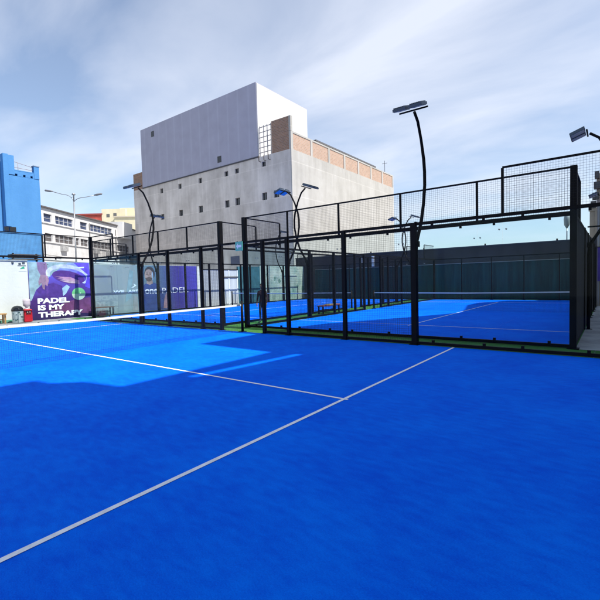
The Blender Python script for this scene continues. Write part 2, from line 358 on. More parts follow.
cross_court(XB0, XB1, 'tall black glass fence closing the right-hand far court, topped with wire mesh',
            'fence on the left side of the right-hand far court', 'fence on the right side of the right-hand far court, seen edge-on',
            'back fence of the right-hand far court before the dark green wall')
scr = [o for o in COL.objects if o.get('label') == 'fence on the right side of the right-hand far court, seen edge-on'][0]
box('windscreen', (XB1+.012, YF+.1, .10), (XB1+.02, YF+12.0, 2.92), mat('black_netting', (.010, .012, .018), .9, var=.3, scale=2), scr)
cross_court(XC0, XC1, 'tall black glass fence closing the left-hand far court, right of the corner post',
            'fence of the left-hand far court before the purple banner', 'fence on the right side of the left-hand far court, along the green strip',
            'back fence of the left-hand far court below the pale tower')
# ---------------------------------------------------------------- nets
def net(label, c, d, L_=10.0, hc=.88, he=.92):
    c = Vector(c); d = Vector(d); Z = Vector((0, 0, 1)); nn = d.cross(Z)
    t = thing('padel_net', label, 'net', c, 'court nets')
    H = lambda s: hc+(he-hc)*abs(s)/(L_/2)
    for sg in (-1, 1):
        q = c+d*sg*(L_/2+.02); b = MB(); b.tube([q, q+Z*1.02], .045, 12); b.obox(q-d*.1-nn*.1, d*.2, nn*.2, Z*.015); b.build('post', BLK, t)
    b = MB(); n = 20
    for side in (-.006, .006):
        for i in range(n):
            s0, s1 = -L_/2+L_*i/n, -L_/2+L_*(i+1)/n
            a0, a1 = c+d*s0+nn*side, c+d*s1+nn*side
            b.quad([a0+Z*(H(s0)-.055), a1+Z*(H(s1)-.055), a1+Z*H(s1), a0+Z*H(s0)])
    for i in range(n):
        s0, s1 = -L_/2+L_*i/n, -L_/2+L_*(i+1)/n
        b.quad([c+d*s0-nn*.006+Z*H(s0), c+d*s1-nn*.006+Z*H(s1), c+d*s1+nn*.006+Z*H(s1), c+d*s0+nn*.006+Z*H(s0)])
    b.build('tape', TAPE, t)
    b = MB(); k = int(L_/.042); w = .0028
    for i in range(k+1):
        s = -L_/2+L_*i/k; b.obox(c+d*(s-w/2)+Z*.02, d*w, nn*w, Z*(H(s)-.07))
    for j in range(20):
        f = j/20
        for s0, s1 in ((-L_/2, 0), (0, L_/2)):
            b.obox(c+d*s0-nn*(w+.0005)+Z*(.02+f*(H(s0)-.07)), d*(s1-s0)+Z*f*(H(s1)-H(s0)), nn*w, Z*w)
    b.build('netting', NETM, t)
    return t
net('net with a white top tape across the blue court in front', (0, -5.02, 0), Y_)
net('net of the right-hand far court, seen through the glass', ((XB0+XB1)/2, YN, 0), X, 9.84)
net('net of the left-hand far court, before the white wall door', ((XC0+XC1)/2, YN, 0), X, 9.84)

# ---------------------------------------------------------------- floodlight masts bowed out from the fences
LAMPPAN = mat('floodlight_lens', (.22, .31, .42), .3, .1, var=.2, scale=9)
def mast_proto():
    t = thing('floodlight_mast', 'x', 'floodlight', (0, 0, 0), 'curved floodlight masts on the court fences')
    pts = [(0, .075, .02), (0, .075, 2.2), (0, .10, 2.5), (0, .27, 2.78), (0, .46, 3.1), (0, .63, 3.56), (0, .73, 4.05), (0, .73, 4.4), (0, .68, 4.7), (0, .51, 5.16), (0, .3, 5.55), (0, .08, 5.72)]
    MB().tube(pts, [.045]*5+[.042]*4+[.036]*3, 10).build('pole', BLK, t)
    MB().tube([(0, .075, .0), (0, .075, .012)], .1, 12).build('base_plate', BLK, t)
    b = MB(); b.obox((-.08, .03, 2.42), (.16, 0, 0), (0, .1, 0), (0, 0, .14)); b.build('bracket', BLK, t)
    b = MB(); b.obox((-.025, .04, 3.0), (.05, 0, 0), (0, .38, 0), (0, 0, .04)); b.build('brace', BLK, t)
    c = MB().tube([(-.36, .02, 5.74), (.36, .02, 5.74)], .022, 8).build('crossbar', BLK, t)
    for sx in (-.2, .2):
        o = Vector((sx-.16, -.02, 5.78)); ay = Vector((0, -.36, -.13)); az = Vector((0, -.02, .06)); ax = Vector((.32, 0, 0))
        f = MB().obox(o, ax, ay, az).build('floodlight', mat('floodlight_case', (.06, .085, .12), .4, .5), t)
        nrm = ax.cross(ay).normalized()
        MB().obox(o+ax*.06+ay*.06+nrm*.012, ax*.88, ay*.88, -nrm*.010).build('lens', LAMPPAN, f)
        b = MB()
        for k in range(7): b.obox(o+az+ax*(.08+.13*k), ax*.03, ay, Vector((0, 0, .03)))
        b.build('cooling_fin', mat('floodlight_case', (.1, .14, .2), .4, .5), f)
    return t
mp0 = mast_proto()
MASTS = [(-6, .05, 0, 'curved floodlight mast standing alone before the left edge of the pale tower'),
         (6, .065, 0, 'curved floodlight mast on the thick middle post, its head out of the photo'),
         (XB0-.05, 5.033, 90, 'nearer crossing floodlight mast leaning over the right-hand court'),
         (XC1+.05, 5.033, -90, 'nearer crossing floodlight mast leaning over the left-hand court'),
         (XB0-.05, 17.033, 90, 'farther crossing floodlight mast right of the pale tower, lamp to the right'),
         (XC1+.05, 17.033, -90, 'farther crossing floodlight mast right of the pale tower, lamp to the left'),
         (XB1+.05, 5.033, -90, 'floodlight mast at the far right, lamp in the top right corner of the sky'),
         (XB1+.05, 17.033, -90, 'distant floodlight mast behind the dark fence at the far right'),
         (XC0-.05, 5.033, 90, 'floodlight mast behind the leftmost mast, its lamp against the grey wall'),
         (XC0-.05, 17.033, 90, 'floodlight mast at the wall corner behind the tall gate posts')]
for i, (x, y, a, lab) in enumerate(MASTS):
    o = mp0 if i == 0 else copy_tree(mp0)
    o.location = (x, y, 0); o.rotation_euler = (0, 0, R(a)); o['label'] = lab

# ---------------------------------------------------------------- lettering helper
def text_mesh(txt, size, m, origin, right, upv, nrm, parent, name='lettering', bold=0.0, sx=1.0, depth=.002, width=None):
    cu = bpy.data.curves.new(name, 'FONT'); cu.body = txt; cu.size = 1; cu.offset = bold; cu.extrude = 0; cu.resolution_u = 3
    tmp = bpy.data.objects.new(name, cu); COL.objects.link(tmp); dg = bpy.context.evaluated_depsgraph_get()
    me = bpy.data.meshes.new_from_object(tmp.evaluated_get(dg)); bpy.data.objects.remove(tmp); bpy.data.curves.remove(cu)
    xs = [v.co.x for v in me.vertices]; ys = [v.co.y for v in me.vertices]; x0, x1, y1 = min(xs), max(xs), max(ys); y0 = min(ys)
    k = size/(y1-y0); kx = (width/(x1-x0)) if width else k*sx
    bm = bmesh.new(); bm.from_mesh(me)
    r = bmesh.ops.extrude_face_region(bm, geom=bm.faces[:])
    for e in r['geom']:
        if isinstance(e, bmesh.types.BMVert): e.co.z += 1
    right, upv, nrm, origin = map(Vector, (right, upv, nrm, origin)); off = Vector()
    q = parent
    while q is not None: off += q.location; q = q.parent
    for v in bm.verts:
        v.co = origin + right*((v.co.x-x0)*kx) + upv*((v.co.y-y0)*k) + nrm*(v.co.z*depth) - off
    bmesh.ops.recalc_face_normals(bm, faces=bm.faces); bm.to_mesh(me); bm.free()
    for p_ in me.polygons: p_.use_smooth = False
    me.materials.clear(); me.materials.append(m); o = bpy.data.objects.new(name, me); COL.objects.link(o); o.parent = parent; return o

# ---------------------------------------------------------------- wall behind the courts (plane x = -13.5)
WX = -13.5
WALLW = plaster_mat('white_wall_paint', (.53, .53, .50), (.58, .58, .55), (.63, .625, .59))
def wall_seg(label, y0, y1, z1, m, th=.25, name='wall', x=WX):
    o = box(name, (x-th, y0, -.02), (x, y1, z1), m); return tag(base_at(o, (x, (y0+y1)/2, 0)), label, 'wall')
w1 = thing('wall', 'white rendered wall left of the padel poster', 'wall', (WX, -7, 0))
box('wall_face', (WX-.25, -16, -.02), (WX, -1.47, 2.98), WALLW, w1); box('coping', (WX-.29, -16, 2.98), (WX+.04, -1.47, 3.05), mat('coping_grey', (.25, .27, .28), .8, var=.2), w1)
box('skirting', (WX, -16, 0), (WX+.03, -1.47, .12), mat('green_skirting', (.10, .30, .20), .6), w1)
tag(base_at(box('wall', (WX-.25, -1.47, -.02), (WX-.02, 9.08, 2.9), mat('grey_rib_wall', (.42, .44, .43), .8, var=.1)), (WX-.1, 4, 0)), 'low boundary wall carrying the poster and the purple banner', 'wall')

# poster
def pq(px, py):         # printed-picture pixel -> point on the poster board
    u = (px-8)/512; v = 1-(py-92)/496
    return Vector((WX+.04, -1.46+u*3.05, -.02+v*2.98))
post = thing('poster', 'large purple padel poster with a racket and a green ball', 'poster', (WX+.02, 0, 0))
PB = ramp_mat('poster_print', 2, -.02, 2.96, [(0, (.012, .006, .05)), (.3, (.05, .015, .13)), (.55, (.09, .05, .30)), (.8, (.11, .08, .50)), (1, (.25, .38, .66))], noise=.22, nscale=2.2)
box('board', (WX-.0, -1.46, -.02), (WX+.04, 1.59, 2.96), PB, post)
layer = [0]
def flat(name, pts, col, parent=post, f=pq, m=None):
    layer[0] += 1; d = Vector((.0006*layer[0], 0, 0))
    return MB().prism([f(*p) for p in pts], d).build(name, m or mat('print_%d_%d_%d' % tuple(int(c*1000) for c in col), col, .45, var=.3, scale=3), parent)
def ell(cx, cy, rx, ry, a0=0, a1=360, n=28, rot=0):
    o = []
    for i in range(n):
        a = R(a0+(a1-a0)*i/(n if a1-a0 >= 360 else n-1)); x, y = rx*math.cos(a), ry*math.sin(a); c, s = math.cos(R(rot)), math.sin(R(rot)); o.append((cx+x*c-y*s, cy+x*s+y*c))
    return o
flat('pale_sky_print', [(10, 94), (330, 94), (290, 130), (210, 180), (150, 240), (60, 330), (20, 420), (10, 420)], (.25, .37, .41))
flat('court_print', [(516, 410), (400, 425), (300, 440), (150, 520), (516, 560)], (.13, .04, .12))
flat('shadow_print', [(60, 330), (100, 300), (200, 270), (270, 300), (280, 360), (210, 390), (130, 380), (80, 360)], (.07, .03, .20))
flat('arm_print', [(75, 94), (150, 94), (160, 160), (158, 210), (128, 222), (100, 205), (80, 160)], (.20, .13, .26))
flat('hand_print', [(100, 200), (155, 205), (165, 250), (150, 300), (132, 285), (128, 330), (112, 320), (104, 270), (84, 290), (80, 260)], (.28, .18, .26))
flat('racket_rim_print', ell(330, 205, 190, 92, 160, 400, 40, 8)+ell(330, 215, 158, 68, 400, 160, 40, 8), (.44, .50, .63))
flat('racket_face_print', ell(330, 225, 140, 56, 0, 360, 32, 12), (.08, .03, .20))
for k in range(3): flat('racket_stripe_print', [(215+18*k, 215+18*k), (350, 225+16*k), (430, 262+10*k), (330, 248+14*k)], (.45, .24+.05*k, .40))
flat('racket_throat_print', [(270, 320), (310, 290), (335, 310), (300, 370), (275, 390)], (.30, .46, .62))
flat('violet_print', [(380, 94), (516, 94), (516, 330), (470, 310), (500, 200), (430, 140)], (.11, .07, .62))
flat('fine_print', [(375, 136), (470, 130), (470, 142), (375, 148)], (.5, .6, .9))
BALL = ramp_mat('poster_ball_print', 2, .95, 1.6, [(0, (.42, .55, .42)), (.45, (.40, .55, .38)), (.5, (.12, .42, .16)), (1, (.20, .60, .25))], noise=.03)
flat('ball_print', ell(411, 375, 60, 56), (.2, .6, .25), m=BALL)
flat('ball_seam_print', ell(400, 352, 34, 40, 20, 95, 12)+ell(396, 348, 34, 40, 95, 20, 12), (.55, .75, .55))
layer[0] += 1; nv = Vector((1, 0, 0)); LW = mat('print_white', (.80, .82, .84), .5)
for txt, x0, x1, yb, hh in (('PADEL', 66, 326, 448, 46), ('IS MY', 66, 282, 506, 46), ('THERAPY', 66, 440, 566, 46)):
    p = pq(x0, yb)+nv*.001; text_mesh(txt, hh/496*2.98, LW, p, (0, 1, 0), (0, 0, 1), nv, post, bold=.045, depth=.0145, width=(x1-x0)/512*3.05)
box('edge_post', (WX+.0, 1.6, -.02), (WX+.07, 1.70, 2.6), BLK, post)

# banner
ban = thing('banner', 'long banner reading WE ARE one PADEL with a man in dark blue', 'banner', (WX, 5.4, 0))
BB = ramp_mat('banner_print_with_reflection', 1, -3.6, 3.7, [(0, (.27, .29, .28)), (.33, (.24, .27, .27)), (.40, (.16, .24, .26)), (.52, (.09, .17, .24)), (.66, (.06, .09, .24)), (.74, (.05, .04, .22)), (1, (.07, .06, .42))], noise=.03, nscale=1.2)  # grey left end paints in the glass reflections that wash the print
box('board', (WX-.02, 1.76, 0), (WX+.03, 9.07, 2.87), BB, ban)
bl = [0]
def bflat(name, pts, col):
    bl[0] += 1
    return MB().prism([(WX+.03, y, z) for y, z in pts], (.0008*bl[0], 0, 0)).build(name, mat('print_%d_%d_%d' % tuple(int(c*1000) for c in col), col, .45, var=.2, scale=3), ban)
def e2(cy, cz, ry, rz, n=26): return [(cy+ry*math.cos(2*math.pi*i/n), cz+rz*math.sin(2*math.pi*i/n)) for i in range(n)]
bflat('torso_print', [(4.72, .02), (4.74, 1.0), (4.80, 1.5), (5.02, 1.72), (5.3, 1.82), (5.65, 1.78), (6.0, 1.62), (6.25, 1.3), (6.4, .7), (6.45, .02)], (.035, .06, .20))
bflat('neck_print', [(5.12, 1.72), (5.16, 2.0), (5.52, 2.0), (5.58, 1.74), (5.36, 1.64)], (.30, .22, .20))
bflat('hair_print', e2(5.36, 2.36, .37, .44), (.035, .03, .04))
bflat('face_print', e2(5.30, 2.25, .29, .38), (.36, .26, .23))
bflat('cheek_light_print', e2(5.555, 2.22, .06, .27), (.26, .36, .48))
bflat('beard_print', [(5.05, 2.08), (5.2, 2.12), (5.3, 2.14), (5.42, 2.12), (5.55, 2.08), (5.50, 1.93), (5.38, 1.86), (5.24, 1.86), (5.12, 1.93)], (.10, .07, .06))
for yy in (5.18, 5.40): bflat('eye_print', e2(yy, 2.32, .055, .03, 10), (.04, .03, .03))
for yy in (5.18, 5.40): bflat('brow_print', [(yy-.08, 2.385), (yy+.08, 2.385), (yy+.07, 2.41), (yy-.07, 2.41)], (.06, .045, .04))
bflat('nose_print', [(5.27, 2.34), (5.33, 2.34), (5.36, 2.2), (5.25, 2.2)], (.33, .22, .19))
bflat('arm_print', [(6.28, .1), (6.36, .7), (6.5, 1.05), (6.68, 1.1), (6.72, .7), (6.6, .3), (6.55, .08)], (.30, .20, .24))
bflat('light_panel_print', [(3.62, .6), (4.05, .9), (4.25, 2.5), (4.0, 2.6)], (.20, .30, .32))
bflat('leg_print', [(4.1, .1), (4.2, 1.0), (4.45, .95), (4.5, .1)], (.27, .25, .24))
p0 = Vector((WX+.03, 0, 0))
for txt, y0, y1, zb, hh, bo in (('WE', 2.92, 3.60, 1.20, .17, .02), ('ARE', 3.84, 4.52, 1.20, .17, .02), ('one', 4.98, 5.90, 1.07, .31, .028), ('PADEL.', 6.22, 8.3, 1.07, .36, .0)):
    text_mesh(txt, hh, LW, p0+Vector((0, y0, zb)), (0, 1, 0), (0, 0, 1), nv, ban, bold=bo, width=y1-y0, depth=.013)
for yy in (3.2, 4.65, 6.1, 7.55): box('seam', (WX+.03, yy, .01), (WX+.0305, yy+.012, 2.86), mat('banner_seam', (.10, .11, .14), .6), ban)
bflat('bird_mark_print', [(4.05, 1.5), (4.28, 1.62), (4.22, 1.74), (4.42, 1.64), (4.20, 1.5)], (.75, .80, .82))

# rest of that wall
tag(base_at(box('panel', (WX-.05, 9.10, -.02), (WX+.04, 9.55, 2.86), mat('white_panel', (.70, .72, .66), .6, var=.12, scale=2)), (WX, 9.3, 0)), 'narrow white panel right of the purple banner', 'panel')
wr = thing('corrugated_wall', 'pale grey corrugated wall right of the narrow white panel', 'wall', (WX-.05, 10.5, 0))
box('sheet', (WX-.2, 9.56, -.02), (WX-.05, 11.4, 2.62), stripes('corrugated_grey', (.30, .31, .33), (.44, .45, .47), .16, 1), wr)
box('cap_rail', (WX-.22, 9.56, 2.62), (WX-.02, 13.2, 2.68), BLK, wr); box('stud', (WX-.05, 10.25, 0), (WX, 10.32, 2.6), BLK, wr)
dr = thing('gate_door', 'white barred door in the grey wall behind the left-hand net', 'door', (WX-.05, 12.3, 0))
for y in (11.45, 12.15, 13.05): box('jamb', (WX-.12, y, 0), (WX-.02, y+.09, 2.6), WHT, dr)
box('transom', (WX-.14, 11.45, 2.02), (WX-.0, 13.14, 2.12), mat('dark_frame', (.06, .06, .07), .5), dr)
box('leaf', (WX-.1, 12.24, .05), (WX-.06, 13.05, 2.0), stripes('door_bars', (.62, .64, .66), (.36, .38, .40), .12, 1), dr)
box('side_panel', (WX-.1, 11.54, .05), (WX-.06, 12.15, 2.0), stripes('side_bars', (.66, .68, .68), (.45, .47, .48), .12, 1), dr)
box('upper_panel', (WX-.1, 11.54, 2.12), (WX-.06, 13.05, 2.6), stripes('top_bars', (.60, .62, .63), (.36, .38, .39), .12, 1), dr)
tag(base_at(box('glazed_wall', (WX-.2, 13.2, -.02), (WX-.05, 15.7, 2.9), mat('teal_glazing', (.05, .13, .15), .2, var=.3, scale=1.5)), (WX, 14.5, 0)), 'dark teal glazed wall beside the white barred door', 'wall')
mu = thing('mural_wall', 'cream wall with faded green painted leaves', 'wall', (WX-.05, 19, 0))
box('wall_face', (WX-.25, 15.72, -.02), (WX-.05, 22.6, 3.0), mat('mural_cream', (.62, .60, .48), .85, col2=(.26, .36, .30), scale=1.1, detail=6), mu)
for k in range(9):
    cy, cz, r_ = 16.1+.7*k+random.uniform(-.2, .2), random.uniform(.5, 2.5), random.uniform(.14, .3)
    pts = [(WX-.05, cy+r_*random.uniform(.5, 1)*math.cos(a*.7), cz+r_*1.3*random.uniform(.5, 1)*math.sin(a*.7)) for a in range(9)]
    MB().prism(pts, (.003+.0005*k, 0, 0)).build('painted_leaf', mat('mural_leaf', (.16, .25, .19), .85, var=.4, scale=4), mu)

# small sign on the white wall
sg = thing('wall_sign', 'small dark and green club sign high on the white wall', 'sign', (WX, -1.8, 2.6))
box('emblem', (WX+.001, -2.16, 2.93), (WX+.012, -2.06, 3.10-.13), mat('sign_grey', (.20, .22, .24), .6), sg)
DK = mat('sign_dark', (.05, .07, .09), .6)
MB().tube([(WX+.01, -2.11, 2.92), (WX+.01, -2.11, 2.86)], .05, 10).build('emblem_tip', DK, sg)
for k, (y, z, w, hh) in enumerate(((-1.86, 2.80, .11, .09), (-1.70, 2.83, .12, .11), (-1.90, 2.74, .36, .03))): box('mark', (WX+.001, y, z), (WX+.01, y+w, z+hh), DK, sg)
MB().prism([(WX+.001, -1.80, 2.60), (WX+.001, -1.60, 2.62), (WX+.001, -1.62, 2.72), (WX+.001, -1.72, 2.68)], (.01, 0, 0)).build('green_mark', mat('sign_green', (.02, .34, .18), .6), sg)
box('strapline', (WX+.001, -1.86, 2.47), (WX+.006, -1.52, 2.50), mat('sign_pale', (.45, .48, .48), .6), sg)

# roof clutter on top of the white wall
ru = thing('roof_louvre', 'dark slatted roof unit on top of the wall above the poster corner', 'roof unit', (WX-.5, -1.4, 3.0))
for k in range(3): box('slat', (WX-.75, -2.05, 3.07+.11*k), (WX-.1, -.75, 3.12+.11*k), mat('roof_brown', (.07, .065, .06), .8, var=.3), ru)
for y in (-1.95, -.9): box('bracket', (WX-.5, y, 2.9), (WX-.4, y+.06, 3.40), BLK, ru)

# litter bin
bn = thing('litter_bin', 'round litter bin with black dome lid and patterned pale body', 'bin', (-12.75, -2.27, 0))
c0 = (-12.75, -2.27, 0)
bd = MB().lathe(c0, [(.20, 0), (.22, .02), (.235, .55), (.24, .56)], 24).build('body', mat('bin_body', (.56, .62, .60), .5, var=.1, scale=5), bn)
for k in range(14):
    a = R(-75+random.uniform(0, 150)); z = .08+.42*random.random(); r_ = .232; s = random.uniform(.03, .055)
    q = Vector((c0[0]+r_*math.cos(a), c0[1]+r_*math.sin(a), z)); tn = Vector((-math.sin(a), math.cos(a), 0)); nn = Vector((math.cos(a), math.sin(a), 0))
    pts = [q+nn*.004+tn*(s*math.cos(j*1.05)*random.uniform(.6, 1))+Vector((0, 0, s*math.sin(j*1.05)*random.uniform(.6, 1.1))) for j in range(6)]
    MB().prism(pts, nn*.006).build('patch', mat('bin_patch', (.05, .10, .10), .5), bd)
MB().lathe(c0, [(.25, .56), (.25, .62), (.235, .68), (.19, .75), (.11, .80), (.02, .815)], 24).build('lid', mat('bin_lid', (.012, .012, .014), .35), bn)

# red water dispenser with a bottle
wd = thing('water_dispenser', 'red water dispenser with an upturned pale bottle beside the poster', 'water dispenser', (-12.85, -1.83, 0))
bm_ = MB(); bm_.box((-13.02, -2.01, 0), (-12.68, -1.65, .62)); cab = bm_.build('cabinet', mat('red_plastic', (.50, .012, .02), .35, var=.15), wd, .04)
box('tap_recess', (-12.685, -1.94, .36), (-12.672, -1.72, .54), mat('tap_dark', (.10, .01, .015), .5), cab)
for y in (-1.88, -1.78): box('tap', (-12.68, y-.015, .46), (-12.63, y+.015, .50), WHT, cab)
MB().lathe((-12.85, -1.83, .62), [(.12, 0), (.14, .03), (.06, .06), (.06, .10), (.15, .17), (.16, .30), (.155, .34), (.16, .38), (.15, .48), (.05, .51)], 20).build('bottle', mat('bottle_plastic', (.55, .45, .47), .2), wd)

# benches
def bench(label, x0, y0, x1, y1, hgt, ctop, cleg):
    t = thing('bench', label, 'bench', ((x0+x1)/2, (y0+y1)/2, 0))
    MB().box((x0, y0, hgt-.05), (x1, y1, hgt)).build('seat', ctop, t, .006)
    for yy in (y0+.04, y1-.1):
        b = MB(); b.box((x0+.03, yy, 0), (x0+.09, yy+.06, hgt-.05)); b.build('leg', cleg, t); b = MB(); b.box((x1-.09, yy, 0), (x1-.03, yy+.06, hgt-.05)); b.build('leg', cleg, t)
    box('stretcher', (x0+.045, y0+.1, .16), (x0+.075, y1-.1, .20), cleg, t); return t
WOOD = mat('orange_wood', (.42, .22, .07), .6, var=.25, scale=6, stretch=(6, 1, 6)); WOODD = mat('brown_wood', (.16, .075, .045), .6, var=.3, scale=6, stretch=(6, 1, 6))
bench('orange wooden bench at the left edge before the white wall', -13.2, -4.1, -12.8, -2.68, .48, WOOD, WOOD)
bench('brown bench below the banner words WE ARE', -13.3, 1.45, -12.85, 2.62, .47, WOODD, BLK)
t = bench('small bench with red, yellow and pink seat on the green strip between the far courts', -1.62, 6.75, -1.25, 8.35, .42, mat('bench_red', (.18, .05, .07), .6), BLK)
box('yellow_board', (-1.615, 7.3, .42), (-1.255, 7.75, .45), mat('bench_yellow', (.36, .27, .07), .6), t); box('pink_board', (-1.615, 7.8, .42), (-1.255, 8.3, .45), mat('bench_pink', (.36, .17, .15), .6), t)

# green safety sign hanging from the front fence rail above the net post
gs = thing('safety_sign', 'small green and white sign on the fence rail above the net end', 'sign', (.04, -.07, 2.86))
box('plate', (-.13, -.085, 2.70), (.20, -.07, 3.0), mat('sign_plate_green', (.10, .42, .30), .5), gs)
MB().prism([(-.09, -.086, 2.85), (.0, -.086, 2.95), (.0, -.086, 2.89), (.16, -.086, 2.89), (.16, -.086, 2.81), (.0, -.086, 2.81), (.0, -.086, 2.75)], (0, -.004, 0)).build('arrow', WHT, gs)
for zz_ in (-.08, .15): box('hook', (zz_, -.072, 2.96), (zz_+.02, -.03, 3.02), BLK, gs)

# ---------------------------------------------------------------- pale tower
TP = plaster_mat('tower_plaster_grey', (.43, .395, .365), (.585, .545, .51), (.73, .685, .645), (9, 3.4))
TPL = plaster_mat('tower_plaster_pale', (.34, .33, .305), (.41, .396, .37), (.47, .458, .435), (7, 3.4))
BRK = brick_mat('orange_brick', (.34, .22, .155), (.42, .275, .20), (.40, .36, .32)); BRKD = brick_mat('brown_brick', (.22, .13, .09), (.30, .17, .11), (.28, .25, .22))
tw = thing('tower_block', 'tall pale windowless block with brick parapet and grey metal upper storey', 'building', (-29, 23, 0))
tx0, tx1, ty0, ty1 = -43.5, -15.65, 23.0, 47.0
cut = [(-37.04, 13.82, .62, .62), (-33.24, 13.81, .62, .62), (-29.36, 13.88, .6, .62), (-24.86, 13.92, .6, .62), (-23.18, 13.96, .6, .62), (-19.21, 13.97, .55, .62),
       (-37.07, 10.45, .75, .75), (-33.22, 10.52, .75, .75), (-29.44, 10.51, .75, .8), (-24.88, 10.54, .72, .8), (-23.22, 10.58, .72, .8), (-19.23, 10.6, .7, .8), (-17.59, 10.64, .7, .8)]
# grey front wall with real openings: strips between the window rows
b = MB(); rows = [(10.1, 10.98), (13.5, 14.18)]; zp = -.02
def strip(z0, z1): b.box((tx0, ty0, z0), (tx1, ty0+.4, z1))
strip(-.02, 10.1)
for (z0, z1), grp in zip(rows, (cut[6:], cut[:6])):
    x = tx0
    for wx, wz, ww, wh in sorted(grp):
        b.box((x, ty0, z0), (wx-ww/2, ty0+.4, z1)); b.box((wx-ww/2, ty0, z0), (wx+ww/2, ty0+.4, wz-wh/2)) if wz-wh/2 > z0 else None
        b.box((wx-ww/2, ty0, wz+wh/2), (wx+ww/2, ty0+.4, z1)) if wz+wh/2 < z1 else None
        x = wx+ww/2
    b.box((x, ty0, z0), (tx1, ty0+.4, z1))
strip(10.98, 13.5); strip(14.18, 14.75)
b.build('front_wall', TP, tw)
GLD = mat('dark_window', (.02, .022, .025), .25)
for wx, wz, ww, wh in cut:
    f = box('window', (wx-ww/2, ty0+.2, wz-wh/2), (wx+ww/2, ty0+.24, wz+wh/2), GLD, tw); box('frame', (wx-.025, ty0+.17, wz-wh/2), (wx+.025, ty0+.2, wz+wh/2), mat('window_alu', (.2, .2, .21), .5), f)
f = box('window', (-24.6, ty0-.02, 3.6), (-23.2, ty0+.02, 4.6), mat('blue_window', (.03, .05, .12), .2), tw)
box('side_wall', (tx1, ty0, -.02), (tx1+.12, ty1, 14.75), TPL, tw)
box('core', (tx0+.05, ty0+.42, -.02), (tx1-.01, ty1-.05, 14.7), TP, tw)
# brick parapet
p = MB(); nb = 7
for k in range(nb+1):
    y = ty0+(ty1-ty0-.35)*k/nb; p.box((tx1-.15, y, 14.75), (tx1+.10, y+.35, 16.5))
p.box((tx1-.15, ty0+.35, 16.36), (tx1+.09, ty1, 16.52)); p.build('parapet_frame', TPL, tw)
p = MB()
for k in range(nb):
    y = ty0+(ty1-ty0-.35)*k/nb+.35; p.box((tx1-.13, y, 14.75), (tx1+.04, ty0+(ty1-ty0-.35)*(k+1)/nb, 16.36))
p.build('brick_infill', BRK, tw)
box('brick_infill', (-18.05, ty0+.02, 14.75), (tx1-.16, ty0+.22, 18.0), BRKD, tw); box('brick_infill', (-43.5, ty0+.02, 14.75), (-41.3, ty0+.4, 17.0), BRKD, tw)
box('corner_column', (tx1-.15, ty0+.01, 16.53), (tx1+.08, ty0+.3, 18.0), TPL, tw)
met = stripes('grey_metal_cladding', (.33, .33, .42), (.37, .37, .465), 1.6, 0, .93, .55, .25)
ub = box('metal_storey', (-41.2, ty0-.06, 14.85), (-19.95, ty0+9, 22.5), met, tw)
box('sunlit_side', (-19.945, ty0-.02, 14.85), (-19.87, ty0+8.9, 22.4), mat('sunlit_side_tone', (.50, .50, .50), .7, var=.06, scale=.8), tw)  # sunlit side of the metal storey, brightness painted in as a paler colour
box('flashing', (-41.25, ty0-.10, 14.72), (-19.9, ty0-.0, 14.84), mat('flashing_dark', (.05, .05, .06), .6), tw)
for wx, wz in ((-25.84, 15.67), (-38.43, 21.4)): box('vent', (wx-.3, ty0-.09, wz-.35), (wx+.3, ty0-.055, wz+.35), GLD, ub)
ld_ = MB()
for x in (-19.75, -19.2, -18.7, -18.2): ld_.box((x, ty0+.05, 14.75), (x+.06, ty0+.11, 17.9))
for k in range(6): ld_.box((-19.78, ty0+.0, 15.1+.52*k), (-18.12, ty0+.05, 15.16+.52*k))
ld_.build('rack', mat('rack_grey', (.22, .22, .25), .5), tw)
hk = MB()
for x in (-19.6, -18.9, -18.3): hk.tube([(x, ty0+.05, 14.2), (x, ty0-.3, 14.2), (x, ty0-.3, 14.7)], .04, 6)
hk.build('rebar_hook', mat('rust_iron', (.08, .05, .04), .8), tw)
box('roof_shed', (-26, 29, 14.7), (-16.6, 46.5, 17.0), WHT, tw); box('shed_roof', (-26.2, 28.5, 17.0), (-16.3, 43, 17.18), mat('shed_roof_dark', (.10, .10, .11), .7), tw)
an = MB(); an.tube([(-16.4, 46, 16.4), (-16.4, 46, 18.6)], .03, 6); an.box((-16.8, 45.98, 18.2), (-16.0, 46.02, 18.24)); an.build('antenna', BLK, tw)

# ---------------------------------------------------------------- blue building
BLU = plaster_mat('blue_paint', (.06, .195, .42), (.07, .22, .46), (.085, .25, .50))
bb = thing('blue_building', 'bright blue building with stepped parapet at the left edge', 'building', (-25, -3, 0))
box('main_wall', (-30, .78, 5.40), (-22, 2.62, 9.15), BLU, bb); box('lower_wall', (-30, -14, -.02), (-21.98, 2.64, 5.38), BLU, bb)
box('set_back_wall', (-30, -14, 5.40), (-22.45, .78, 10.05), BLU, bb)
box('pilaster', (-22.44, .48, 5.75), (-21.95, .775, 10.5), BLU, bb); box('pilaster', (-22.46, .776, 9.2), (-21.96, 1.12, 10.46), BLU, bb)
par = MB(); hs = [1.22, 1.70, 2.14]; y = 1.13
for q in hs: par.box((-22.3, y, 9.15), (-21.99, q-.07, 9.50)); y = q+.07
par.box((-22.3, y, 9.15), (-21.99, 2.3, 9.50))
for q in hs: par.box((-22.3, q-.07, 9.30), (-21.99, q+.07, 9.50))
par.box((-22.3, 1.13, 9.5), (-21.98, 2.3, 9.56)); par.build('parapet', BLU, bb)
for q in hs: box('drain_hole', (-22.25, q-.065, 9.152), (-22.2, q+.065, 9.298), GLD, bb)
box('end_pier', (-22.32, 2.3, 9.15), (-21.97, 2.62, 10.0), BLU, bb); box('pier_cap', (-22.35, 2.27, 10.0), (-21.94, 2.65, 10.06), mat('cap_grey', (.2, .26, .34), .7), bb)
rl = MB(); 
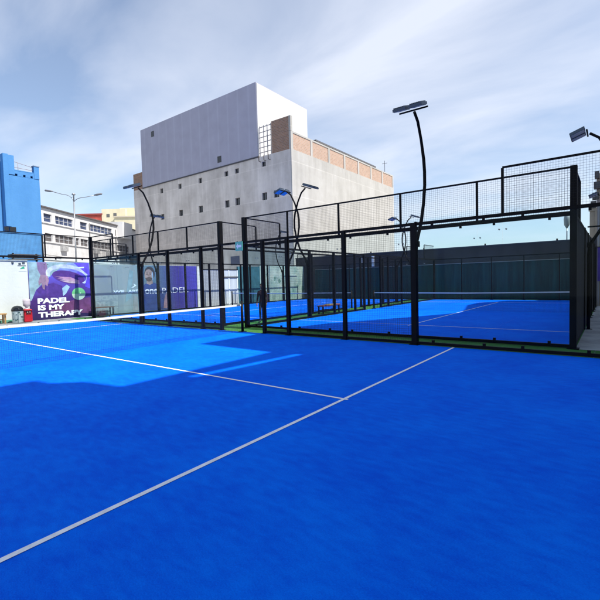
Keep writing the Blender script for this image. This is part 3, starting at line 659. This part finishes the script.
for z0, z1 in ((10.12, 9.93), (9.75, 9.72)): rl.tube([(-22.15, 1.12, z0), (-22.15, 2.3, z1)], .015, 6)
rl.tube([(-22.15, 1.4, 9.5), (-22.15, 1.4, 10.08)], .015, 6); rl.build('railing', mat('rail_brown', (.25, .18, .16), .6), bb)
box('vent', (-22.0, .35, 5.45), (-21.96, .60, 5.72), GLD, bb); box('vent', (-22.02, .66, 5.42), (-21.955, 1.02, 5.72), GLD, bb)
box('ledge', (-22.1, -14, 5.32), (-21.93, 2.66, 5.385), BLU, bb)
MB().tube([(-21.93, 2.58, 5.3), (-21.93, 2.58, 3.0)], .05, 8).build('downpipe', BLK, bb)

# ---------------------------------------------------------------- white office building on an oblique street
P0 = Vector((-36.31, 8.06, 0)); dd = Vector((-.545, .839, 0)).normalized(); nn_ = Vector((.839, .545, 0)).normalized(); Z = Vector((0, 0, 1))
wo = thing('office_building', 'long white office building with two rows of windows behind the streetlight', 'building', P0)
WO = plaster_mat('office_white', (.60, .585, .58), (.67, .66, .655), (.72, .71, .70))
def ob(b, s0, s1, z0, z1, o0, o1): b.obox(P0+dd*s0+nn_*o0+Z*z0, dd*(s1-s0), nn_*(o1-o0), Z*(z1-z0)); return b
bays1 = [(.6, 1.85), (2.4, 5.5), (6.85, 8.3), (8.9, 14.0), (15.4, 18.2)]; bays2 = [(.65, 1.85), (2.25, 5.48), (5.9, 6.55), (6.8, 8.4), (8.7, 13.9), (15.2, 18.6)]
b = MB(); ob(b, -22, 22.2, 0, 6.44, -.3, 0); ob(b, -22, 22.2, 7.26, 8.42, -.3, 0); ob(b, -22, 22.2, 9.27, 9.82, -.3, 0)
for bays, z0, z1 in ((bays2, 6.44, 7.26), (bays1, 8.42, 9.27)):
    s = -22
    for a0, a1 in bays: ob(b, s, a0, z0, z1, -.3, 0); s = a1
    ob(b, s, 22.2, z0, z1, -.3, 0)
b.build('wall', WO, wo); b = MB(); ob(b, -22, 22.15, 0, 9.8, -12, -.32); b.build('core', mat('office_dark', (.08, .08, .09), .8), wo)
b = MB(); ob(b, -22, 22.3, 9.82, 9.95, -12, .22); b.build('roof_slab', mat('roof_edge_dark', (.10, .09, .09), .8), wo)
b = MB(); ob(b, -22, 22.25, 6.28, 6.42, 0, .12); ob(b, -22, 22.25, 8.26, 8.40, 0, .12); ob(b, -22, 22.25, 4.5, 4.62, 0, .1); b.build('sill', WO, wo)
GW = mat('office_glass', (.05, .07, .14), .12, var=.5, scale=1.2); GS = mat('office_shutter', (.11, .10, .10), .7, var=.35, scale=2)
for bays, z0, z1, m in ((bays1, 8.42, 9.27, GW), (bays2, 6.44, 7.26, GS)):
    for a0, a1 in bays:
        b = MB(); ob(b, a0, a1, z0, z1, -.2, -.16); f = b.build('window', m, wo); b = MB(); k = max(1, int((a1-a0)/.75))
        for i in range(k+1): s = a0+.02+(a1-a0-.06)*i/k; ob(b, s-.02, s+.04, z0, z1, -.159, -.11)
        ob(b, a0, a1, z0+.38, z0+.42, -.159, -.12); b.build('frame', mat('office_frame', (.45, .46, .48) if m is GW else (.14, .13, .12), .6), f)
for s, z in ((3.0, 5.55), (9.3, 5.7), (12.2, 5.6)):
    b = MB(); ob(b, s, s+.9, z, z+.6, .0, .35); b.build('air_conditioner', mat('ac_grey', (.40, .40, .40), .6, var=.2), wo)
b = MB(); b.tube([P0+dd*.2+nn_*.15+Z*5.0, P0+dd*3+nn_*.15+Z*4.9], .03, 6); b.tube([P0+dd*8.6+nn_*.1+Z*9.3, P0+dd*8.6+nn_*.1+Z*2], .05, 6); b.tube([P0+dd*14.8+nn_*.1+Z*9.3, P0+dd*14.8+nn_*.1+Z*4], .05, 6); b.build('pipe', mat('ac_dark', (.12, .12, .12), .7), wo)
b = MB(); ob(b, 15.2, 18, 8.2, 10.4, -1.5, .9); b.build('stair_bay', WO, wo); b = MB(); ob(b, 15.6, 17.4, 5.4, 6.3, .05, .5); ob(b, 18.6, 20.5, 4.8, 6.0, .05, .6); b.build('service_box', mat('ac_dark', (.12, .12, .12), .7), wo)

# ---------------------------------------------------------------- distant buildings
cr_ = thing('apartment_building', 'distant cream apartment building with stepped roof', 'building', (-106, 58, 0))
CRM = plaster_mat('cream_paint', (.62, .56, .38), (.68, .62, .44), (.72, .67, .50))
def lbox(o, s0, s1, d0, d1, z0, z1, m, name, par_): # box in the plane facing the camera, lateral axis u
    u = Vector((.78, .62, 0)); v = Vector((-.62, .78, 0)); b = MB(); b.obox(Vector(o)+u*s0+v*d0+Z*z0, u*(s1-s0), v*(d1-d0), Z*(z1-z0)); return b.build(name, m, par_)
oc = (-107.5, 53.0, 0)
lbox(oc, 2.6, 22, 0, 14, 0, 21.5, CRM, 'wall', cr_); lbox(oc, -1.2, 5.6, .5, 9, 0, 23.9, CRM, 'stair_tower', cr_); lbox(oc, 3.5, 12, 2, 9, 21.5, 24.4, CRM, 'penthouse', cr_)
wn = mat('far_window', (.12, .12, .12), .3)
for k in range(5):
    for z in (12.2, 15.2, 18.2): lbox(oc, 3.5+2.6*k, 4.7+2.6*k, -.06, 0, z, z+1.2, wn, 'window', cr_)
for s, z in ((.2, 21.6), (2.2, 21.8), (.6, 18.4)): lbox(oc, s, s+.9, .44, .5, z, z+.9, wn, 'window', cr_)
lbox(oc, 2.4, 22.1, -.3, 0, 21.3, 21.7, mat('cream_trim', (.5, .45, .35), .8), 'cornice', cr_)
rd = thing('red_roofed_house', 'distant house with a red upper storey behind the office building', 'building', (-110, 51, 0))
lbox(oc, -16, -.5, 1, 10, 0, 19.0, mat('house_pale', (.55, .50, .46), .8, var=.1), 'wall', rd); lbox(oc, -9, -1.2, .6, 9, 19.0, 22.3, mat('red_cladding', (.42, .07, .05), .7, var=.25, scale=.8), 'red_storey', rd)
lbox(oc, -3.6, -2.6, .55, .6, 18, 21, mat('house_door', (.5, .42, .36), .7), 'window', rd); lbox(oc, -9.3, -1.0, .3, 9.2, 22.3, 22.7, mat('red_roof', (.3, .06, .05), .8), 'roof', rd)

# street light
sl = thing('street_light', 'tall double-armed streetlight before the white office building', 'streetlight', (-27.44, 7.3, 0))
GAL = mat('galvanised', (.34, .35, .36), .45, .6)
MB().tube([(-27.44, 7.3, 0), (-27.45, 7.4, 9.0)], [.085, .055], 10).build('pole', GAL, sl)
u = Vector((.78, .62, 0))
for sgn, dz in ((-1, 1.0), (1, .62)):
    c = Vector((-27.45, 7.4, 8.9)); pts = [c]
    for k in range(1, 9): a = R(90*k/8); pts.append(c+u*sgn*(1-math.cos(a))*.9*(1.0 if k < 8 else 1)+Z*math.sin(a)*.75*dz)
    e = pts[-1]+u*sgn*.95+Z*.28*dz; pts.append(e); arm = MB().tube(pts, .03, 8).build('arm', GAL, sl)
    hd = MB(); hd.tube([e-u*sgn*.1, e+u*sgn*.12+Z*.03, e+u*sgn*.55+Z*.10, e+u*sgn*.62+Z*.11], [.04, .09, .085, .02], 8); hd.build('lamp_head', mat('lamp_grey', (.16, .16, .17), .5), arm)
MB().lathe((-27.45, 7.4, 9.0), [(.05, 0), (.05, .55), (.16, .6), (.12, .72), (.02, .74)], 10).build('top_cap', GAL, sl)

# ---------------------------------------------------------------- dark wall behind the far courts and buildings at the right edge
dw = thing('boundary_wall', 'long dark wall with green windscreen behind the far courts', 'wall', (0, 21.9, 0))
box('wall_face', (-14.5, 21.9, -.02), (9.35, 22.2, 3.78), mat('dark_brown_wall', (.040, .037, .038), .9, var=.35, scale=.9), dw)
box('coping', (-14.5, 21.84, 3.78), (9.35, 22.26, 3.86), mat('coping_dark', (.05, .055, .065), .8), dw)
box('windscreen', (-12.2, 21.86, .05), (9.3, 21.898, 2.62), mat('green_windscreen', (.003, .046, .044), .85, var=.5, scale=1.1, stretch=(3, 1, .25)), dw)
b = MB(); b.tube([(-12.2, 21.84, 2.64), (9.3, 21.84, 2.64)], .02, 6); b.build('cable', mat('cable_grey', (.3, .32, .32), .6), dw)
b = MB()
for x in (-11, -6.5, -1.9, 2.6, 7.0): b.tube([(x, 22.0, 3.86), (x, 22.0, 3.98)], .05, 8)
b.build('bolt', BLK, dw)
for x, z0, z1, lab in ((-7.2, 3.05, 3.55, 'smaller white lamp box on the dark wall'), (-6.2, 2.7, 3.6, 'larger white lamp box on the dark wall')):
    t = thing('wall_lamp', lab, 'lamp', (x, 21.8, z0)); box('case', (x-.11, 21.72, z0), (x+.11, 21.83, z1), WHT, t, .01); box('bracket', (x-.03, 21.83, z0+.2), (x+.03, 21.86, z0+.3), BLK, t)
TAN = plaster_mat('tan_render', (.26, .22, .18), (.33, .28, .23), (.40, .34, .28))
tb = thing('tan_building', 'tan rendered building with dark roof units at the right edge', 'building', (14, 30, 0))
box('wall', (8.45, 30, -.02), (22, 44, 6.7), TAN, tb); box('upper_wall', (8.86, 30.3, 6.7), (22, 44, 9.4), TAN, tb)
for x, y, z, w in ((8.5, 30.05, 6.75, .35), (8.62, 30.1, 7.4, .4), (8.7, 30.0, 8.2, .45), (8.75, 30.1, 9.0, .3)): box('roof_unit', (x, y-.3, z), (x+w, y+.3, z+.5), mat('unit_dark', (.05, .055, .06), .6), tb)
for x in (8.8, 9.4): box('rib', (x, 29.93, 0), (x+.12, 30.0, 6.6), TAN, tb)
box('cornice', (8.38, 29.9, 6.5), (22, 30.0, 6.72), TAN, tb)
pb = thing('hanging_banner', 'purple banner hung on the tan pillar at the right edge', 'banner', (9.7, 15.9, 1.2))
box('cloth', (9.30, 15.90, 1.25), (10.15, 15.92, 2.95), mat('purple_vinyl', (.07, .03, .26), .6, var=.3, scale=2), pb); MB().tube([(9.27, 15.91, 2.97), (10.18, 15.91, 2.97)], .02, 8).build('rod', BLK, pb)
pl = thing('pillar', 'tan rendered pillar at the right edge beside the dark court fence', 'pillar', (9.75, 16.2, 0))
box('shaft', (9.27, 16, -.02), (10.2, 16.5, 5.2), TAN, pl); box('capital', (9.24, 15.96, 5.2), (10.25, 16.55, 5.35), TAN, pl); box('conduit', (9.33, 15.95, 0), (9.36, 15.99, 5.1), GAL, pl)
fl = thing('distant_mast', 'thin distant mast with a wide lamp seen through the glass at right', 'mast', (7.0, 40, 0))
MB().tube([(6.2, 40, 0), (6.2, 40, 6.6)], [.07, .05], 8).build('pole', GAL, fl); MB().lathe((6.2, 40, 6.3), [(.08, 0), (.24, .3), (.28, .9), (.22, 1.25), (.06, 1.4)], 14).build('lamp_head', mat('mast_grey', (.20, .24, .26), .6), fl)

# ---------------------------------------------------------------- neighbours behind the photographer (unseen, outline shaped to shade the court)
FX = 14.0; te = math.tan(SUN_EL)/math.cos(SUN_AZ)
def hh(xe): return (FX-xe)*te
NB = thing('neighbour_building', 'plain pale unseen building right of the courts, outline shaped to shade them', 'building', (20, 0, 0))
sh = math.tan(SUN_AZ)
def yo(y, xe): return y+(FX-xe)*sh                       # facade y whose shadow falls at court y
prof = [(-26, 1.5), (-7.35, 1.66), (-6.9, 1.72), (-6.84, 2.2), (-6.45, 2.62), (-6.30, 3.5), (-5.3, 3.5)]  # wall-top outline set from the wanted shadow edge on the court
prof2 = [(-2.6, 3.5), (-2.55, .9), (2.2, .95), (3.4, 1.2), (5.2, 2.2), (7.2, 3.2), (9.8, 4.3), (12, 3.9), (15, 3.2), (17.5, 3.2), (20.0, 4.5)]
NW = plaster_mat('neighbour_plaster', (.42, .41, .40), (.5, .49, .47), (.56, .55, .53))
def slab(pr, name):
    b = MB(); pts = [(FX, yo(y, x), hh(x)) for y, x in pr]
    pts = pts+[(FX, pts[-1][1], -.02), (FX, pts[0][1], -.02)]
    b.prism(pts, (.12, 0, 0)); return b.build(name, NW, NB)
slab(prof, 'shading_wall'); slab(prof2, 'shading_wall')
ya, yb = yo(-5.3, 3.5), yo(-2.6, 3.5); q = MB()
q.prism([(FX, ya, -.02), (FX, yb, -.02), (FX, yb, hh(4.36)), (FX, ya, hh(4.02))], (.10, 0, 0)); q.build('shading_wall', NW, NB)
q = MB(); q.prism([(FX, ya, hh(3.84)), (FX, yb, hh(4.16)), (FX, yb, hh(3.5)), (FX, ya, hh(3.5))], (.04, 0, 0)); q.build('light_slot_screen', NW, NB)  # added screen; the slot below it lets a light streak reach the court
box('body', (FX+.13, -26, -.02), (30, 24, 10.5), NW, NB)

# ---------------------------------------------------------------- person on the green strip between the far courts
def person(loc, rz):
    hgt = 1.58; V = []; E = []; Rr = []
    def vtx(x, y, z, r): V.append((x, y, z)); Rr.append(r); return len(V)-1
    def chain(start, pts):
        p = start
        for x, y, z, r in pts:
            k = vtx(x, y, z, r); E.append((p, k)); p = k
        return p
    pel = vtx(0, 0, .84, .125); 
    ch = chain(pel, [(0, .01, .98, .115), (0, .0, 1.12, .13), (0, 0, 1.24, .125), (0, -.005, 1.32, .06)])
    hd_ = chain(ch, [(0, -.01, 1.385, .052), (0, -.015, 1.44, .075), (0, -.02, 1.50, .082), (0, -.012, 1.555, .058)])
    for s in (-1, 1):
        lg = chain(pel, [(.085*s, 0, .78, .085), (.09*s, -.01+.03*s, .45, .055), (.095*s, .03+.05*s, .20, .047), (.098*s, .04+.06*s, .08, .036)])
        chain(lg, [(.10*s, -.04+.06*s, .045, .036), (.11*s, -.12+.06*s, .03, .03)])
        ar = chain(ch-1, [(.15*s, 0, 1.25, .058), (.21*s, .02, 1.02, .042), (.21*s, -.06, .82, .032), (.205*s, -.085, .76, .03), (.20*s, -.10, .72, .028)])
        for j in range(4): chain(ar, [(.20*s, -.125+.018*j, .70-.004*abs(j-1.5), .009), (.195*s, -.13+.018*j, .665, .0085), (.185*s, -.128+.018*j, .64+.004*abs(j-1), .008)])
        chain(ar-1, [(.185*s, -.125, .735, .01), (.18*s, -.14, .705, .0085)])
    me = bpy.data.meshes.new('body'); me.from_pydata(V, E, []); o = bpy.data.objects.new('body', me); COL.objects.link(o)
    o.modifiers.new('skin', 'SKIN'); 
    for i, r in enumerate(Rr): me.skin_vertices[0].data[i].radius = (r, r*.86 if r > .08 else r)
    me.skin_vertices[0].data[0].use_root = True
    sb = o.modifiers.new('sub', 'SUBSURF'); sb.levels = 2; sb.render_levels = 2
    dg = bpy.context.evaluated_depsgraph_get(); m2 = bpy.data.meshes.new_from_object(o.evaluated_get(dg)); o.modifiers.clear(); o.data = m2
    m2.materials.clear()
    for m in (mat('skin', (.30, .17, .11), .55), mat('dark_red_top', (.035, .010, .016), .8, var=.2), mat('navy_trousers', (.02, .025, .05), .85, var=.2), mat('black_shoes', (.015, .015, .015), .6)): m2.materials.append(m)
    for p_ in m2.polygons:
        c = p_.center; p_.use_smooth = True
        p_.material_index = 0 if (c.z > 1.335 or (abs(c.x) > .15 and c.z < .79)) else 1 if (c.z > .86 or (abs(c.x) > .16 and c.z > .7)) else 2 if c.z > .10 else 3
    t = thing('person', 'person in dark red top and navy trousers standing on the green strip behind the fence', 'person', loc)
    t.rotation_euler = (0, 0, rz); o.parent = t
    def child(mb, name, m): ob_ = mb.build(name, m, None); ob_.parent = t; return ob_
    hb = MB(); hb.lathe((0, .01, 1.44), [(.02, -.02), (.07, .0), (.088, .05), (.09, .09), (.075, .13), (.03, .15), (.01, .152)], 16)
    hb.v = [(x, y if not (y < -.045 and z < 1.535) else -.045, z) for x, y, z in hb.v]; child(hb, 'hair', mat('dark_hair', (.012, .01, .01), .6))
    for s in (-1, 1):
        child(MB().lathe((.03*s, -.088, 1.475), [(.004, -.007), (.009, 0), (.004, .007)], 8), 'eye', mat('eye_dark', (.02, .02, .02), .3))
        child(MB().lathe((.082*s, -.01, 1.465), [(.004, -.026), (.014, 0), (.006, .03)], 8), 'ear', MATS['skin'])
    child(MB().prism([(-.01, -.08, 1.44), (.01, -.08, 1.44), (.004, -.085, 1.48), (-.004, -.085, 1.48)], (0, -.022, -.004)), 'nose', MATS['skin'])
    child(MB().box((-.02, -.094, 1.414), (.02, -.07, 1.42)), 'mouth', mat('lips', (.22, .08, .07), .5))
    return t
person((-1.45, 2.62, 0), R(20))
